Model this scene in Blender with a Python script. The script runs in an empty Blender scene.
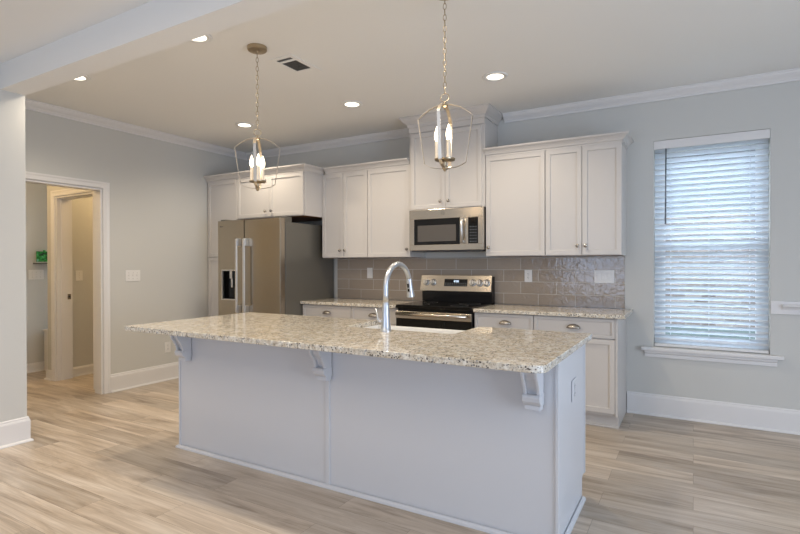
import bpy, bmesh, math, random
from mathutils import Vector, Matrix
random.seed(7)
PI = math.pi
scene = bpy.context.scene
C = scene.collection

# ------------------------------------------------------------ camera
CAM_F, YAW, PITCH, ROLL, CAM_H = 509.91, 29.917, -0.2972, -0.1264, 1.321
cd = bpy.data.cameras.new('camera'); cam = bpy.data.objects.new('camera', cd); C.objects.link(cam)
cd.sensor_width = 36; cd.lens = CAM_F / 800 * 36; cd.clip_start = .05; cd.clip_end = 200
_y, _p, _r = (math.radians(a) for a in (YAW, PITCH, ROLL))
fw = Vector((-math.sin(_y)*math.cos(_p), math.cos(_y)*math.cos(_p), math.sin(_p)))
rt = Vector((math.cos(_y), math.sin(_y), 0)); up = rt.cross(fw)
r2 = rt*math.cos(_r) + up*math.sin(_r); u2 = -rt*math.sin(_r) + up*math.cos(_r)
M = Matrix.Identity(4)
for i, v in enumerate((r2, u2, -fw)):
    for j in range(3): M[j][i] = v[j]
M.translation = (0, 0, CAM_H)
cam.matrix_world = M
scene.camera = cam

# ------------------------------------------------------------ world, lights, exposure
scene.view_settings.view_transform = 'Standard'
scene.view_settings.look = 'None'
scene.view_settings.gamma = 1
scene.view_settings.use_curve_mapping = False
scene.view_settings.exposure = 0.13
w = bpy.data.worlds.new('sky'); scene.world = w; w.use_nodes = True
bg = w.node_tree.nodes['Background']; bg.inputs[0].default_value = (.74, .86, 1, 1); bg.inputs[1].default_value = 6.5

def area(name, loc, rot, sx, sy, power, color):
    l = bpy.data.lights.new(name, 'AREA'); l.shape = 'RECTANGLE'; l.size = sx; l.size_y = sy
    l.energy = power; l.color = color
    o = bpy.data.objects.new(name, l); C.objects.link(o); o.location = loc; o.rotation_euler = rot
    return o
# daylight entering by the rear and right-hand windows of the living area
area('rear_window_daylight', (-1.95, -3.10, 1.42), (PI/2, 0, 0), 1.55, 1.75, 38, (.50, .68, 1))
area('rear_window_daylight', (1.2, -3.10, 1.42), (PI/2, 0, 0), 1.75, 1.75, 18, (.52, .69, 1))
area('patio_door_daylight', (3.10, 1.2, 1.15), (PI/2, 0, PI/2), 2.2, 2.1, 104, (.64, .78, 1))
area('living_warm_fill', (-2.2, -.4, 2.70), (0, 0, 0), 2.4, 2.0, 36, (1, .84, .64))  # added warm fill for left wall and floor; no ceiling fixture here

# ------------------------------------------------------------ materials
def mat(name, color, rough=.5, metal=0, **kw):
    m = bpy.data.materials.new(name); m.use_nodes = True
    b = m.node_tree.nodes['Principled BSDF']
    b.inputs['Base Color'].default_value = (*color, 1); b.inputs['Roughness'].default_value = rough
    b.inputs['Metallic'].default_value = metal
    for k, v in kw.items(): b.inputs[k.replace('_', ' ')].default_value = v
    return m
def nodes(m): return m.node_tree.nodes, m.node_tree.links, m.node_tree.nodes['Principled BSDF']
def ramp(N, stops, interp='LINEAR'):
    r = N.new('ShaderNodeValToRGB'); r.color_ramp.interpolation = interp
    e = r.color_ramp.elements
    while len(e) < len(stops): e.new(.5)
    for k, (p, c) in enumerate(stops):
        e[k].position = p; e[k].color = (*c, 1) if len(c) == 3 else c
    return r
def coord(N, L, scale=(1, 1, 1), rot=(0, 0, 0), loc=(0, 0, 0)):
    t = N.new('ShaderNodeTexCoord'); mp = N.new('ShaderNodeMapping')
    mp.inputs['Scale'].default_value = scale; mp.inputs['Rotation'].default_value = rot; mp.inputs['Location'].default_value = loc
    L.new(t.outputs['Object'], mp.inputs[0]); return mp.outputs[0]
def noise(N, L, vec, scale, detail=3, rough=.5, dist=0):
    n = N.new('ShaderNodeTexNoise'); n.inputs['Scale'].default_value = scale; n.inputs['Detail'].default_value = detail
    n.inputs['Roughness'].default_value = rough; n.inputs['Distortion'].default_value = dist
    L.new(vec, n.inputs['Vector']); return n
def add_bump(m, scale, strength, dist=.001, stretch=(1, 1, 1), detail=2):
    N, L, b = nodes(m); v = coord(N, L, stretch); n = noise(N, L, v, scale, detail)
    bp = N.new('ShaderNodeBump'); bp.inputs['Strength'].default_value = strength; bp.inputs['Distance'].default_value = dist
    L.new(n.outputs[0], bp.inputs['Height']); L.new(bp.outputs[0], b.inputs['Normal'])
def mixrgb(N, L, mode, fac, a, b):
    x = N.new('ShaderNodeMix'); x.data_type = 'RGBA'; x.blend_type = mode
    for s, v in ((0, fac), (6, a), (7, b)):
        if hasattr(v, 'links'): L.new(v, x.inputs[s])
        elif s == 0: x.inputs[0].default_value = v
        else: x.inputs[s].default_value = (*v, 1)
    return x.outputs[2]

m_wall = mat('wall_paint', (.60, .59, .555), .75); add_bump(m_wall, 220, .12, .0006)
m_ceil = mat('ceiling_paint', (.85, .835, .80), .85); add_bump(m_ceil, 160, .15, .0008)
m_trim = mat('trim_paint', (.76, .74, .725), .38)
m_cab = mat('cabinet_paint', (.60, .565, .53), .36); add_bump(m_cab, 90, .04, .0004)
m_isl = mat('island_paint', (.62, .62, .635), .34); add_bump(m_isl, 60, .04, .0004)
m_wood = mat('cabinet_underside_wood', (.20, .10, .05), .6)
m_nickel = mat('brushed_nickel', (.42, .385, .34), .26, 1)
m_chrome = mat('faucet_steel', (.60, .62, .65), .34, 1)
m_brass = mat('champagne_bronze', (.44, .36, .25), .32, 1)
m_strap = mat('champagne_strap', (.56, .49, .40), .36, 1)
m_steel = mat('stainless_steel', (.60, .53, .44), .20, 1); add_bump(m_steel, 30, .10, .0005, (1, 1, 60))
m_fridge = mat('fridge_steel', (.44, .385, .31), .26, 1); add_bump(m_fridge, 12, .08, .0006, (40, 1, .4))
m_handle = mat('handle_steel', (.72, .71, .70), .36, 1)
m_fside = mat('fridge_side_grey', (.20, .19, .165), .38, .6)
m_black = mat('black_glass', (.005, .004, .003), .05, 0, Specular_IOR_Level=.4)
m_blackp = mat('black_plastic', (.006, .005, .005), .25, 0, Specular_IOR_Level=.3)
m_dark = mat('dark_recess', (.05, .05, .055), .7)
m_mwwin = mat('microwave_window_screen', (.13, .115, .10), .12, .3)
m_white = mat('white_plastic', (.80, .79, .76), .35)
m_sink = mat('white_fireclay', (.82, .81, .79), .12)
m_blind = mat('blind_vinyl', (.80, .82, .84), .45)
N, L, b = nodes(m_blind); b.inputs['Subsurface Weight'].default_value = 0
tr = N.new('ShaderNodeBsdfTranslucent'); tr.inputs[0].default_value = (.85, .90, .95, 1); mx = N.new('ShaderNodeMixShader'); mx.inputs[0].default_value = .5
L.new(b.outputs[0], mx.inputs[1]); L.new(tr.outputs[0], mx.inputs[2]); L.new(mx.outputs[0], N['Material Output'].inputs[0])
m_glass = bpy.data.materials.new('window_glass'); m_glass.use_nodes = True
N = m_glass.node_tree.nodes; L = m_glass.node_tree.links; N.clear()
a_ = N.new('ShaderNodeBsdfTransparent'); g_ = N.new('ShaderNodeBsdfGlossy'); g_.inputs['Roughness'].default_value = 0; x_ = N.new('ShaderNodeMixShader'); x_.inputs[0].default_value = .04; o_ = N.new('ShaderNodeOutputMaterial')
L.new(a_.outputs[0], x_.inputs[1]); L.new(g_.outputs[0], x_.inputs[2]); L.new(x_.outputs[0], o_.inputs[0])
m_wand = mat('grey_wand', (.13, .14, .155), .4)
m_vent = mat('vent_dark', (.17, .165, .16), .6)
m_plate = mat('wall_plate', (.78, .76, .73), .3)
m_slot = mat('slot_dark', (.12, .11, .10), .5)
m_candle = mat('candle_sleeve', (.80, .70, .56), .45)
m_hdrawer = m_nickel

def emis(name, color, strength):
    m = bpy.data.materials.new(name); m.use_nodes = True; N = m.node_tree.nodes; N.clear()
    e = N.new('ShaderNodeEmission'); e.inputs[0].default_value = (*color, 1); e.inputs[1].default_value = strength
    o = N.new('ShaderNodeOutputMaterial'); m.node_tree.links.new(e.outputs[0], o.inputs[0]); return m
m_led = emis('led_disc', (1, .90, .74), 3.5)
m_bulb = emis('candle_bulb_glow', (1, .82, .60), 4.5)
m_digit = emis('clock_digits', (.65, .8, 1), 2.2)
m_blueleg = emis('panel_legend', (.8, .8, .8), .25)

# granite
m_gran = mat('speckled_granite', (.6, .55, .45), .09)
N, L, b = nodes(m_gran); v = coord(N, L)
n1 = noise(N, L, v, 30, 5, .65, .3); r1 = ramp(N, [(.34, (.52, .45, .345)), (.47, (.64, .58, .48)), (.60, (.76, .73, .66))]); L.new(n1.outputs[0], r1.inputs[0])
n2 = noise(N, L, v, 75, 4, .7, .3); r2_ = ramp(N, [(.34, (.34, .29, .24)), (.44, (.88, .86, .84)), (.66, (1.15, 1.13, 1.1))]); L.new(n2.outputs[0], r2_.inputs[0])
c1 = mixrgb(N, L, 'MULTIPLY', .8, r1.outputs[0], r2_.outputs[0])
vo = N.new('ShaderNodeTexVoronoi'); vo.inputs['Scale'].default_value = 95; vo.inputs['Randomness'].default_value = 1; L.new(v, vo.inputs['Vector'])
rv = ramp(N, [(.0, (1, 1, 1)), (.30, (1, 1, 1)), (.42, (0, 0, 0))]); L.new(vo.outputs['Distance'], rv.inputs[0])
n3 = noise(N, L, v, 26, 3, .6); rn = ramp(N, [(.475, (0, 0, 0)), (.53, (1, 1, 1))]); L.new(n3.outputs[0], rn.inputs[0])
fm = mixrgb(N, L, 'MULTIPLY', 1, rv.outputs[0], rn.outputs[0])
c2 = mixrgb(N, L, 'MIX', fm, c1, (.045, .035, .035))
n4 = noise(N, L, v, 45, 3, .6); rg = ramp(N, [(.60, (0, 0, 0)), (.66, (.7, .7, .7))]); L.new(n4.outputs[0], rg.inputs[0])
c3 = mixrgb(N, L, 'MIX', rg.outputs[0], c2, (.30, .31, .32))
L.new(c3, b.inputs['Base Color'])

# floor planks running along X
m_floor = mat('vinyl_plank_floor', (.4, .33, .26), .34)
N, L, b = nodes(m_floor); v = coord(N, L)
br = N.new('ShaderNodeTexBrick'); br.offset = .37; br.offset_frequency = 2; br.squash = 1
for k, val in (('Scale', 1), ('Brick Width', 1.22), ('Row Height', .185), ('Mortar Size', .0008), ('Mortar Smooth', .1), ('Bias', 0)): br.inputs[k].default_value = val
br.inputs['Color1'].default_value = (.0, .0, .0, 1); br.inputs['Color2'].default_value = (1, 1, 1, 1); br.inputs['Mortar'].default_value = (.5, .5, .5, 1)
L.new(v, br.inputs['Vector'])
sep = N.new('ShaderNodeSeparateXYZ'); L.new(v, sep.inputs[0])
# per-plank random offset of the grain
cmb = N.new('ShaderNodeCombineXYZ'); mul = N.new('ShaderNodeMath'); mul.operation = 'MULTIPLY'; mul.inputs[1].default_value = 37
bw = N.new('ShaderNodeRGBToBW'); L.new(br.outputs['Color'], bw.inputs[0]); L.new(bw.outputs[0], mul.inputs[0])
ax = N.new('ShaderNodeMath'); ax.operation = 'ADD'; L.new(sep.outputs[0], ax.inputs[0]); L.new(mul.outputs[0], ax.inputs[1])
sy = N.new('ShaderNodeMath'); sy.operation = 'MULTIPLY'; sy.inputs[1].default_value = 9; L.new(sep.outputs[1], sy.inputs[0])
L.new(ax.outputs[0], cmb.inputs[0]); L.new(sy.outputs[0], cmb.inputs[1]); L.new(mul.outputs[0], cmb.inputs[2])
g1 = noise(N, L, cmb.outputs[0], 1.1, 6, .62, .9); rgn = ramp(N, [(.30, (.30, .235, .175)), (.46, (.50, .41, .32)), (.70, (.67, .585, .49))]); L.new(g1.outputs[0], rgn.inputs[0])
sy2 = N.new('ShaderNodeMath'); sy2.operation = 'MULTIPLY'; sy2.inputs[1].default_value = 60; L.new(sep.outputs[1], sy2.inputs[0])
cm2 = N.new('ShaderNodeCombineXYZ'); L.new(ax.outputs[0], cm2.inputs[0]); L.new(sy2.outputs[0], cm2.inputs[1]); L.new(mul.outputs[0], cm2.inputs[2])
g2 = noise(N, L, cm2.outputs[0], 2.2, 4, .6); rg2 = ramp(N, [(.3, (.80, .79, .78)), (.7, (1.1, 1.1, 1.1))]); L.new(g2.outputs[0], rg2.inputs[0])
cA = mixrgb(N, L, 'MULTIPLY', .8, rgn.outputs[0], rg2.outputs[0])
rp = ramp(N, [(0, (.80, .80, .80)), (1, (1.12, 1.11, 1.10))]); L.new(bw.outputs[0], rp.inputs[0])
cB = mixrgb(N, L, 'MULTIPLY', 1, cA, rp.outputs[0])
cC = mixrgb(N, L, 'MIX', br.outputs['Fac'], cB, (.20, .155, .115))
L.new(cC, b.inputs['Base Color'])
bp = N.new('ShaderNodeBump'); bp.inputs['Strength'].default_value = .12; bp.inputs['Distance'].default_value = .002; L.new(g2.outputs[0], bp.inputs['Height']); L.new(bp.outputs[0], b.inputs['Normal'])

# glossy hand-made taupe tile
m_tile = mat('glazed_taupe_tile', (.3, .25, .2), .10, 0, Specular_IOR_Level=.6)
N, L, b = nodes(m_tile)
t = N.new('ShaderNodeTexCoord'); s = N.new('ShaderNodeSeparateXYZ'); L.new(t.outputs['Object'], s.inputs[0]); cb = N.new('ShaderNodeCombineXYZ')
L.new(s.outputs[0], cb.inputs[0]); L.new(s.outputs[2], cb.inputs[1])
br = N.new('ShaderNodeTexBrick'); br.offset = .5; br.offset_frequency = 2
for k, val in (('Scale', 1), ('Brick Width', .345), ('Row Height', .117), ('Mortar Size', .0022), ('Mortar Smooth', .15), ('Bias', 0)): br.inputs[k].default_value = val
br.inputs['Color1'].default_value = (.33, .265, .205, 1); br.inputs['Color2'].default_value = (.385, .315, .25, 1); br.inputs['Mortar'].default_value = (.60, .56, .50, 1)
sh_ = N.new('ShaderNodeMapping'); sh_.inputs['Location'].default_value = (1.4725+6.9, -.914+2.34, 0); L.new(cb.outputs[0], sh_.inputs[0]); L.new(sh_.outputs[0], br.inputs['Vector']); L.new(br.outputs['Color'], b.inputs['Base Color'])
rr = ramp(N, [(0, (.05, .05, .05)), (1, (.8, .8, .8))]); L.new(br.outputs['Fac'], rr.inputs[0]); L.new(rr.outputs[0], b.inputs['Roughness'])
nw = noise(N, L, t.outputs['Object'], 17, 3, .55, 1.0)
b1 = N.new('ShaderNodeBump'); b1.inputs['Strength'].default_value = .55; b1.inputs['Distance'].default_value = .006; L.new(nw.outputs[0], b1.inputs['Height'])
inv = N.new('ShaderNodeMath'); inv.operation = 'SUBTRACT'; inv.inputs[0].default_value = 1; L.new(br.outputs['Fac'], inv.inputs[1])
b2 = N.new('ShaderNodeBump'); b2.inputs['Strength'].default_value = .5; b2.inputs['Distance'].default_value = .002
L.new(inv.outputs[0], b2.inputs['Height']); L.new(b1.outputs[0], b2.inputs['Normal']); L.new(b2.outputs[0], b.inputs['Normal'])

# outside
m_brick = mat('pale_brick', (.5, .4, .35), .9)
N, L, b = nodes(m_brick); t = N.new('ShaderNodeTexCoord'); s = N.new('ShaderNodeSeparateXYZ'); L.new(t.outputs['Object'], s.inputs[0]); cb = N.new('ShaderNodeCombineXYZ')
L.new(s.outputs[0], cb.inputs[0]); L.new(s.outputs[2], cb.inputs[1])
br = N.new('ShaderNodeTexBrick')
for k, val in (('Scale', 1), ('Brick Width', .2), ('Row Height', .075), ('Mortar Size', .008)): br.inputs[k].default_value = val
br.inputs['Color1'].default_value = (.11, .085, .075, 1); br.inputs['Color2'].default_value = (.25, .21, .19, 1); br.inputs['Mortar'].default_value = (.30, .28, .265, 1)
L.new(cb.outputs[0], br.inputs['Vector']); L.new(br.outputs['Color'], b.inputs['Base Color'])
m_grass = mat('lawn', (.07, .10, .06), .9); m_roof = mat('shingle_roof', (.20, .21, .22), .9)
m_leaf = mat('green_leaf_print', (.02, .16, .03), .4)
N, L, b = nodes(m_leaf); v = coord(N, L); n = noise(N, L, v, 26, 2); r = ramp(N, [(.40, (.004, .02, .008)), (.5, (.01, .22, .03)), (.60, (.05, .42, .08)), (.72, (.30, .50, .55))]); L.new(n.outputs[0], r.inputs[0]); L.new(r.outputs[0], b.inputs['Base Color'])

# ------------------------------------------------------------ helpers
def tag(o, label=None, cat=None, group=None, kind=None):
    if label: o['label'] = label
    if cat: o['category'] = cat
    if group: o['group'] = group
    if kind: o['kind'] = kind
    return o
def thing(name, label, cat, loc=(0, 0, 0), rz=0, group=None):
    o = bpy.data.objects.new(name, None); C.objects.link(o); o.empty_display_size = .1
    o.location = loc; o.rotation_euler = (0, 0, rz)
    return tag(o, label, cat, group)
def obj(name, bm, m, parent=None, bevel=0, smooth=False, local=False, seg=2):
    """one mesh object; bm in world coordinates unless local"""
    if parent is not None and not local:
        off = Vector(parent.location); pp = parent.parent
        while pp is not None: off += Vector(pp.location); pp = pp.parent
        bmesh.ops.translate(bm, verts=bm.verts, vec=-off)
    bmesh.ops.recalc_face_normals(bm, faces=bm.faces)
    me = bpy.data.meshes.new(name); bm.to_mesh(me); bm.free()
    o = bpy.data.objects.new(name, me); C.objects.link(o)
    if isinstance(m, (list, tuple)):
        for k in m: me.materials.append(k)
    else: me.materials.append(m)
    if parent is not None: o.parent = parent
    if bevel:
        bv = o.modifiers.new('bevel', 'BEVEL'); bv.width = bevel; bv.segments = seg; bv.limit_method = 'ANGLE'; bv.angle_limit = .6
    if smooth:
        for p in me.polygons: p.use_smooth = True
        if bevel or smooth == 'auto':
            pass
    return o
def smooth_by_angle(o, ang=40):
    me = o.data; bm = bmesh.new(); bm.from_mesh(me)
    for f in bm.faces: f.smooth = True
    for e in bm.edges:
        if len(e.link_faces) == 2 and e.calc_face_angle() > math.radians(ang): e.smooth = False
    bm.to_mesh(me); bm.free(); return o
def box(bm, x0, x1, y0, y1, z0, z1, mi=0):
    x0, x1 = sorted((x0, x1)); y0, y1 = sorted((y0, y1)); z0, z1 = sorted((z0, z1))
    vs = [bm.verts.new(p) for p in ((x0,y0,z0),(x1,y0,z0),(x1,y1,z0),(x0,y1,z0),(x0,y0,z1),(x1,y0,z1),(x1,y1,z1),(x0,y1,z1))]
    fs = []
    for q in ((3,2,1,0),(4,5,6,7),(0,1,5,4),(1,2,6,5),(2,3,7,6),(3,0,4,7)):
        f = bm.faces.new([vs[i] for i in q]); f.material_index = mi; fs.append(f)
    return fs
def B(*a, **k):
    bm = bmesh.new(); box(bm, *a, **k); return bm
def boxes(*bs):
    bm = bmesh.new()
    for q in bs: box(bm, *q)
    return bm
def sweep(path, prof, n, closed=False, bm=None, flip=False):
    """profile (a, b): a along the in-plane perpendicular of the path, b along n; mitred corners"""
    bm = bm or bmesh.new(); n = Vector(n).normalized(); P = [Vector(p) for p in path]; K = len(P); rings = []
    for i in range(K):
        def pd(t): q = n.cross(t.normalized()); return -q if flip else q
        if closed or 0 < i < K-1:
            a = pd(P[i]-P[i-1]); c = pd(P[(i+1) % K]-P[i]); s = (a+c).normalized(); s = s / s.dot(a)
        elif i == 0: s = pd(P[1]-P[0])
        else: s = pd(P[-1]-P[-2])
        rings.append([bm.verts.new(P[i] + s*q[0] + n*q[1]) for q in prof])
    m = len(prof)
    for i in range(K if closed else K-1):
        A, Bq = rings[i], rings[(i+1) % K]
        for j in range(m): bm.faces.new((A[j], A[(j+1) % m], Bq[(j+1) % m], Bq[j]))
    if not closed:
        bm.faces.new(rings[0][::-1]); bm.faces.new(rings[-1])
    return bm
def lathe(prof, c=(0, 0, 0), axis='Z', seg=24, bm=None):
    bm = bm or bmesh.new(); c = Vector(c); rings = []
    for r, h in prof:
        if r < 1e-6:
            p = {'Z': (0, 0, h), 'Y': (0, h, 0), 'X': (h, 0, 0)}[axis]; rings.append([bm.verts.new(c+Vector(p))]); continue
        ring = []
        for k in range(seg):
            a = 2*PI*k/seg; q = (r*math.cos(a), r*math.sin(a))
            p = {'Z': (q[0], q[1], h), 'Y': (q[0], h, q[1]), 'X': (h, q[0], q[1])}[axis]
            ring.append(bm.verts.new(c+Vector(p)))
        rings.append(ring)
    for A, D in zip(rings, rings[1:]):
        for k in range(seg):
            k2 = (k+1) % seg
            if len(A) == 1 and len(D) == 1: continue
            if len(A) == 1: bm.faces.new((A[0], D[k], D[k2]))
            elif len(D) == 1: bm.faces.new((A[k], D[0], A[k2]))
            else: bm.faces.new((A[k], D[k], D[k2], A[k2]))
    if len(rings[0]) > 1: bm.faces.new(rings[0][::-1])
    if len(rings[-1]) > 1: bm.faces.new(rings[-1])
    return bm
def tube(path, radii, seg=16, bm=None, closed=False):
    bm = bm or bmesh.new(); P = [Vector(p) for p in path]; K = len(P)
    if not hasattr(radii, '__len__'): radii = [radii]*K
    t0 = (P[1]-P[0]).normalized(); u = t0.orthogonal().normalized(); rings = []
    for i in range(K):
        t = ((P[(i+1) % K]-P[i-1]) if (closed or 0 < i < K-1) else (P[1]-P[0] if i == 0 else P[-1]-P[-2])).normalized()
        u = (u - t*u.dot(t)).normalized(); v = t.cross(u)
        rings.append([bm.verts.new(P[i] + (u*math.cos(2*PI*k/seg)+v*math.sin(2*PI*k/seg))*radii[i]) for k in range(seg)])
    for i in range(K if closed else K-1):
        A, D = rings[i], rings[(i+1) % K]
        for k in range(seg): bm.faces.new((A[k], A[(k+1) % seg], D[(k+1) % seg], D[k]))
    if not closed: bm.faces.new(rings[0][::-1]); bm.faces.new(rings[-1])
    return bm
def arc(cx, cy, r, a0, a1, n): return [(cx+r*math.cos(math.radians(a0+(a1-a0)*k/n)), cy+r*math.sin(math.radians(a0+(a1-a0)*k/n))) for k in range(n+1)]
def prism(poly, axis, v0, v1, bm=None):
    """extrude a 2-D polygon along an axis; poly in the other two axes, in order"""
    bm = bm or bmesh.new()
    def P(a, b_, v): return {'X': (v, a, b_), 'Y': (a, v, b_), 'Z': (a, b_, v)}[axis]
    A = [bm.verts.new(P(a, b_, v0)) for a, b_ in poly]; D = [bm.verts.new(P(a, b_, v1)) for a, b_ in poly]
    K = len(poly)
    for k in range(K): bm.faces.new((A[k], A[(k+1) % K], D[(k+1) % K], D[k]))
    bm.faces.new(A[::-1]); bm.faces.new(D); return bm
def shaker(x0, x1, z0, z1, yf, th=.019, rail=.057, depth=.010, bm=None):
    """flat door facing -Y with a recessed panel; yf is its front face"""
    bm = bm or bmesh.new(); fs = box(bm, x0, x1, yf, yf+th, z0, z1)
    front = fs[2]; bm.normal_update()
    bmesh.ops.inset_individual(bm, faces=[front], thickness=min(rail, (x1-x0)*.36, (z1-z0)*.3), depth=0)
    bmesh.ops.inset_individual(bm, faces=[front], thickness=.0015, depth=0)
    bmesh.ops.translate(bm, verts=front.verts, vec=(0, depth, 0))
    return bm
def struct(name, bm, m, bevel=0, parent=None):
    o = obj(name, bm, m, parent, bevel)
    if parent is None: o['kind'] = 'structure'
    return o
def knob(x, z, yf, parent):
    bm = lathe([(.006, 0), (.006, -.012), (.010, -.016), (.0155, -.020), (.0165, -.024), (.013, -.029), (0, -.031)], (x, yf, z), 'Y', 16)
    o = obj('knob', bm, m_nickel, parent, smooth=True); return o
def cup_pull(x, z, yf, parent):
    """half-dome bin pull, open underneath"""
    bm = bmesh.new(); a, h, d = .057, .036, .026; rows = []
    for j in range(7):
        ph = PI/2*j/6; row = []
        for k in range(15):
            th = PI*k/14
            row.append(bm.verts.new((x + a*math.cos(th)*math.cos(ph), yf - .0015 - d*math.sin(ph), z - .012 + h*math.sin(th)*math.cos(ph))))
        rows.append(row)
    for j in range(6):
        for k in range(14):
            try: bm.faces.new((rows[j][k], rows[j][k+1], rows[j+1][k+1], rows[j+1][k]))
            except ValueError: pass
    bmesh.ops.remove_doubles(bm, verts=bm.verts, dist=.0002)
    o = obj('cup_pull', bm, m_nickel, parent, smooth=True)
    s = o.modifiers.new('thickness', 'SOLIDIFY'); s.thickness = .002
    return o

# ------------------------------------------------------------ room shell
YB, XL, ZC, ZL = 4.952, -5.232, 2.81, 2.77     # back wall, left wall, kitchen ceiling, living ceiling
XN, YN = -4.335, 1.915                        # near wall face and its end
XR, YR = 3.2, -3.2
struct('floor', B(-8.2, XR+.15, YR-.15, YB+.15, -.1, 0), m_floor)
WX0, WX1, WZ0, WZ1 = -.300, .526, .600, 2.388
struct('wall_back', boxes((-5.352, WX0, YB, YB+.16, 0, ZC), (WX1, XR+.15, YB, YB+.16, 0, ZC), (WX0, WX1, YB, YB+.16, 0, WZ0), (WX0, WX1, YB, YB+.16, WZ1, ZC)), m_wall)
DY0, DY1, DZ = 2.18, 3.000, 2.101
struct('wall_left', boxes((XL-.12, XL, DY1+.002, YB, 0, ZC), (XL-.12, XL, YN, DY0-.002, 0, ZC), (XL-.12, XL, DY0-.002, DY1+.002, DZ+.002, ZC)), m_wall)
struct('wall_near_left', B(XL-.12, XN, YR, YN, 0, ZC), m_wall)
struct('ceiling', boxes((XL-.12, XR+.15, YN+.001, YB+.16, ZC, ZC+.12),), m_ceil)
struct('ceiling_living', B(XN, XR+.15, YR-.15, 1.754, ZL, ZC+.12), m_ceil)
struct('trim_1', B(XN, XR, 1.754, YN, 2.589, ZC+.12), m_ceil)            # dropped beam
# right and rear walls of the living area
struct('wall_right', B(XR, XR+.15, YR, YB, 0, ZC), m_wall)
struct('wall_rear', B(XN, XR+.15, YR-.15, YR, 0, ZL), m_wall)

# baseboards, quarter round, crown
BB = [(0, 0), (.015, 0), (.015, .155), (.012, .166), (.009, .170), (.009, .180), (.004, .187), (0, .187)]
SH = [(.0155, .0005), (.030, .0005), (.029, .008), (.024, .015), (.0155, .019)]
def baseboard(name, path, flip):
    p = [(x, y, .0005) for x, y in path]
    o = struct(name, sweep(p, BB, (0, 0, 1), flip=flip), m_trim)
    obj('quarter_round', sweep(p, SH, (0, 0, 1), flip=flip), m_trim, o)
baseboard('baseboard_back', [(XR-.002, YB-.001), (-.512, YB-.001)], False)
baseboard('baseboard_left', [(XL+.001, 4.268), (XL+.001, 3.068)], False)
baseboard('baseboard_near_left', [(XL+.003, YN+.001), (XN+.001, YN+.001), (XN+.001, YR+.002)], False)
CR = [(.001, -.001), (.076, -.001), (.076, -.010), (.068, -.014), (.062, -.026), (.045, -.042), (.028, -.052), (.020, -.062), (.014, -.066), (.014, -.080), (.001, -.080)]
struct('trim_2', sweep([(-1.636, YB, ZC), (XR-.001, YB, ZC)], CR, (0, 0, 1), flip=True), m_trim)
struct('trim_3', sweep([(XL, YN+.002, ZC), (XL, YB, ZC), (-2.598, YB, ZC)], CR, (0, 0, 1), flip=True), m_trim)

# doorway in the left wall
CS = [(.001, .001), (.001, .012), (.006, .016), (.040, .016), (.052, .021), (.066, .021), (.066, .001)]
d = struct('door_1', sweep([(XL, DY1, .001), (XL, DY1, DZ), (XL, DY0, DZ), (XL, DY0, .001)], CS, (1, 0, 0), flip=True), m_trim)
obj('door_jamb', boxes((XL-.119, XL-.0005, DY1-.018, DY1, .001, DZ-.018), (XL-.119, XL-.0005, DY0, DY0+.018, .001, DZ-.018), (XL-.119, XL-.0005, DY0, DY1, DZ-.018, DZ)), m_trim, d)

# hall beyond the doorway
HX, HW, JX, KX = -7.08, 3.08, -6.295, -5.53
struct('wall_hall_far', B(HX-.12, HX, .9, 5.0, 0, 2.6), m_wall)
struct('wall_hall_closet', boxes((-6.48, JX, HW, HW+.12, 0, 2.6), (KX, XL-.121, HW, HW+.12, 0, 2.6), (JX, KX, HW, HW+.12, 2.102, 2.6)), m_wall)
struct('wall_closet_left', B(-6.48, -6.36, HW+.121, 5.0, 0, 2.6), m_wall)
struct('wall_closet_back', B(-6.359, XL-.121, 4.85, 5.0, 0, 2.6), m_wall)
struct('wall_hall_front', B(HX, XL-.121, .9, 1.05, 0, 2.6), m_wall)
struct('ceiling_hall', B(HX-.12, XL-.121, .9, 5.0, 2.6, 2.7), m_ceil)
d2 = struct('door_2', sweep([(JX, HW, .001), (JX, HW, 2.101), (KX, HW, 2.101), (KX, HW, .001)], CS, (0, -1, 0)), m_trim)
obj('door_jamb', boxes((JX, JX+.018, HW+.0005, HW+.168, .001, 2.083), (KX-.018, KX, HW+.0005, HW+.168, .001, 2.083), (JX, KX, HW+.0005, HW+.168, 2.083, 2.101),
    (JX+.018, JX+.029, HW+.045, HW+.080, .001, 2.072), (KX-.029, KX-.018, HW+.045, HW+.080, .001, 2.072), (JX+.018, KX-.018, HW+.045, HW+.080, 2.072, 2.083)), m_trim, d2)
sp = obj('strike_plate', B(JX+.018, JX+.0205, 3.195, 3.230, .925, .985), m_nickel, d2); obj('latch_hole', B(JX+.0205, JX+.0210, 3.203, 3.222, .943, .967), m_dark, sp)
BBH = [(a_, b_*.60) for a_, b_ in BB]
def base_hall(name, path, flip):
    p = [(x, y, .0005) for x, y in path]
    o = struct(name, sweep(p, BBH, (0, 0, 1), flip=flip), m_trim); obj('quarter_round', sweep(p, SH, (0, 0, 1), flip=flip), m_trim, o)
base_hall('baseboard_hall_far', [(HX+.001, 1.06), (HX+.001, 4.9)], True)
base_hall('baseboard_hall_corner', [(-6.363, HW-.001), (-6.481, HW-.001), (-6.481, 4.9)], False)
base_hall('baseboard_closet', [(-6.359, 3.252), (-6.359, 4.83)], True)

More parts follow.
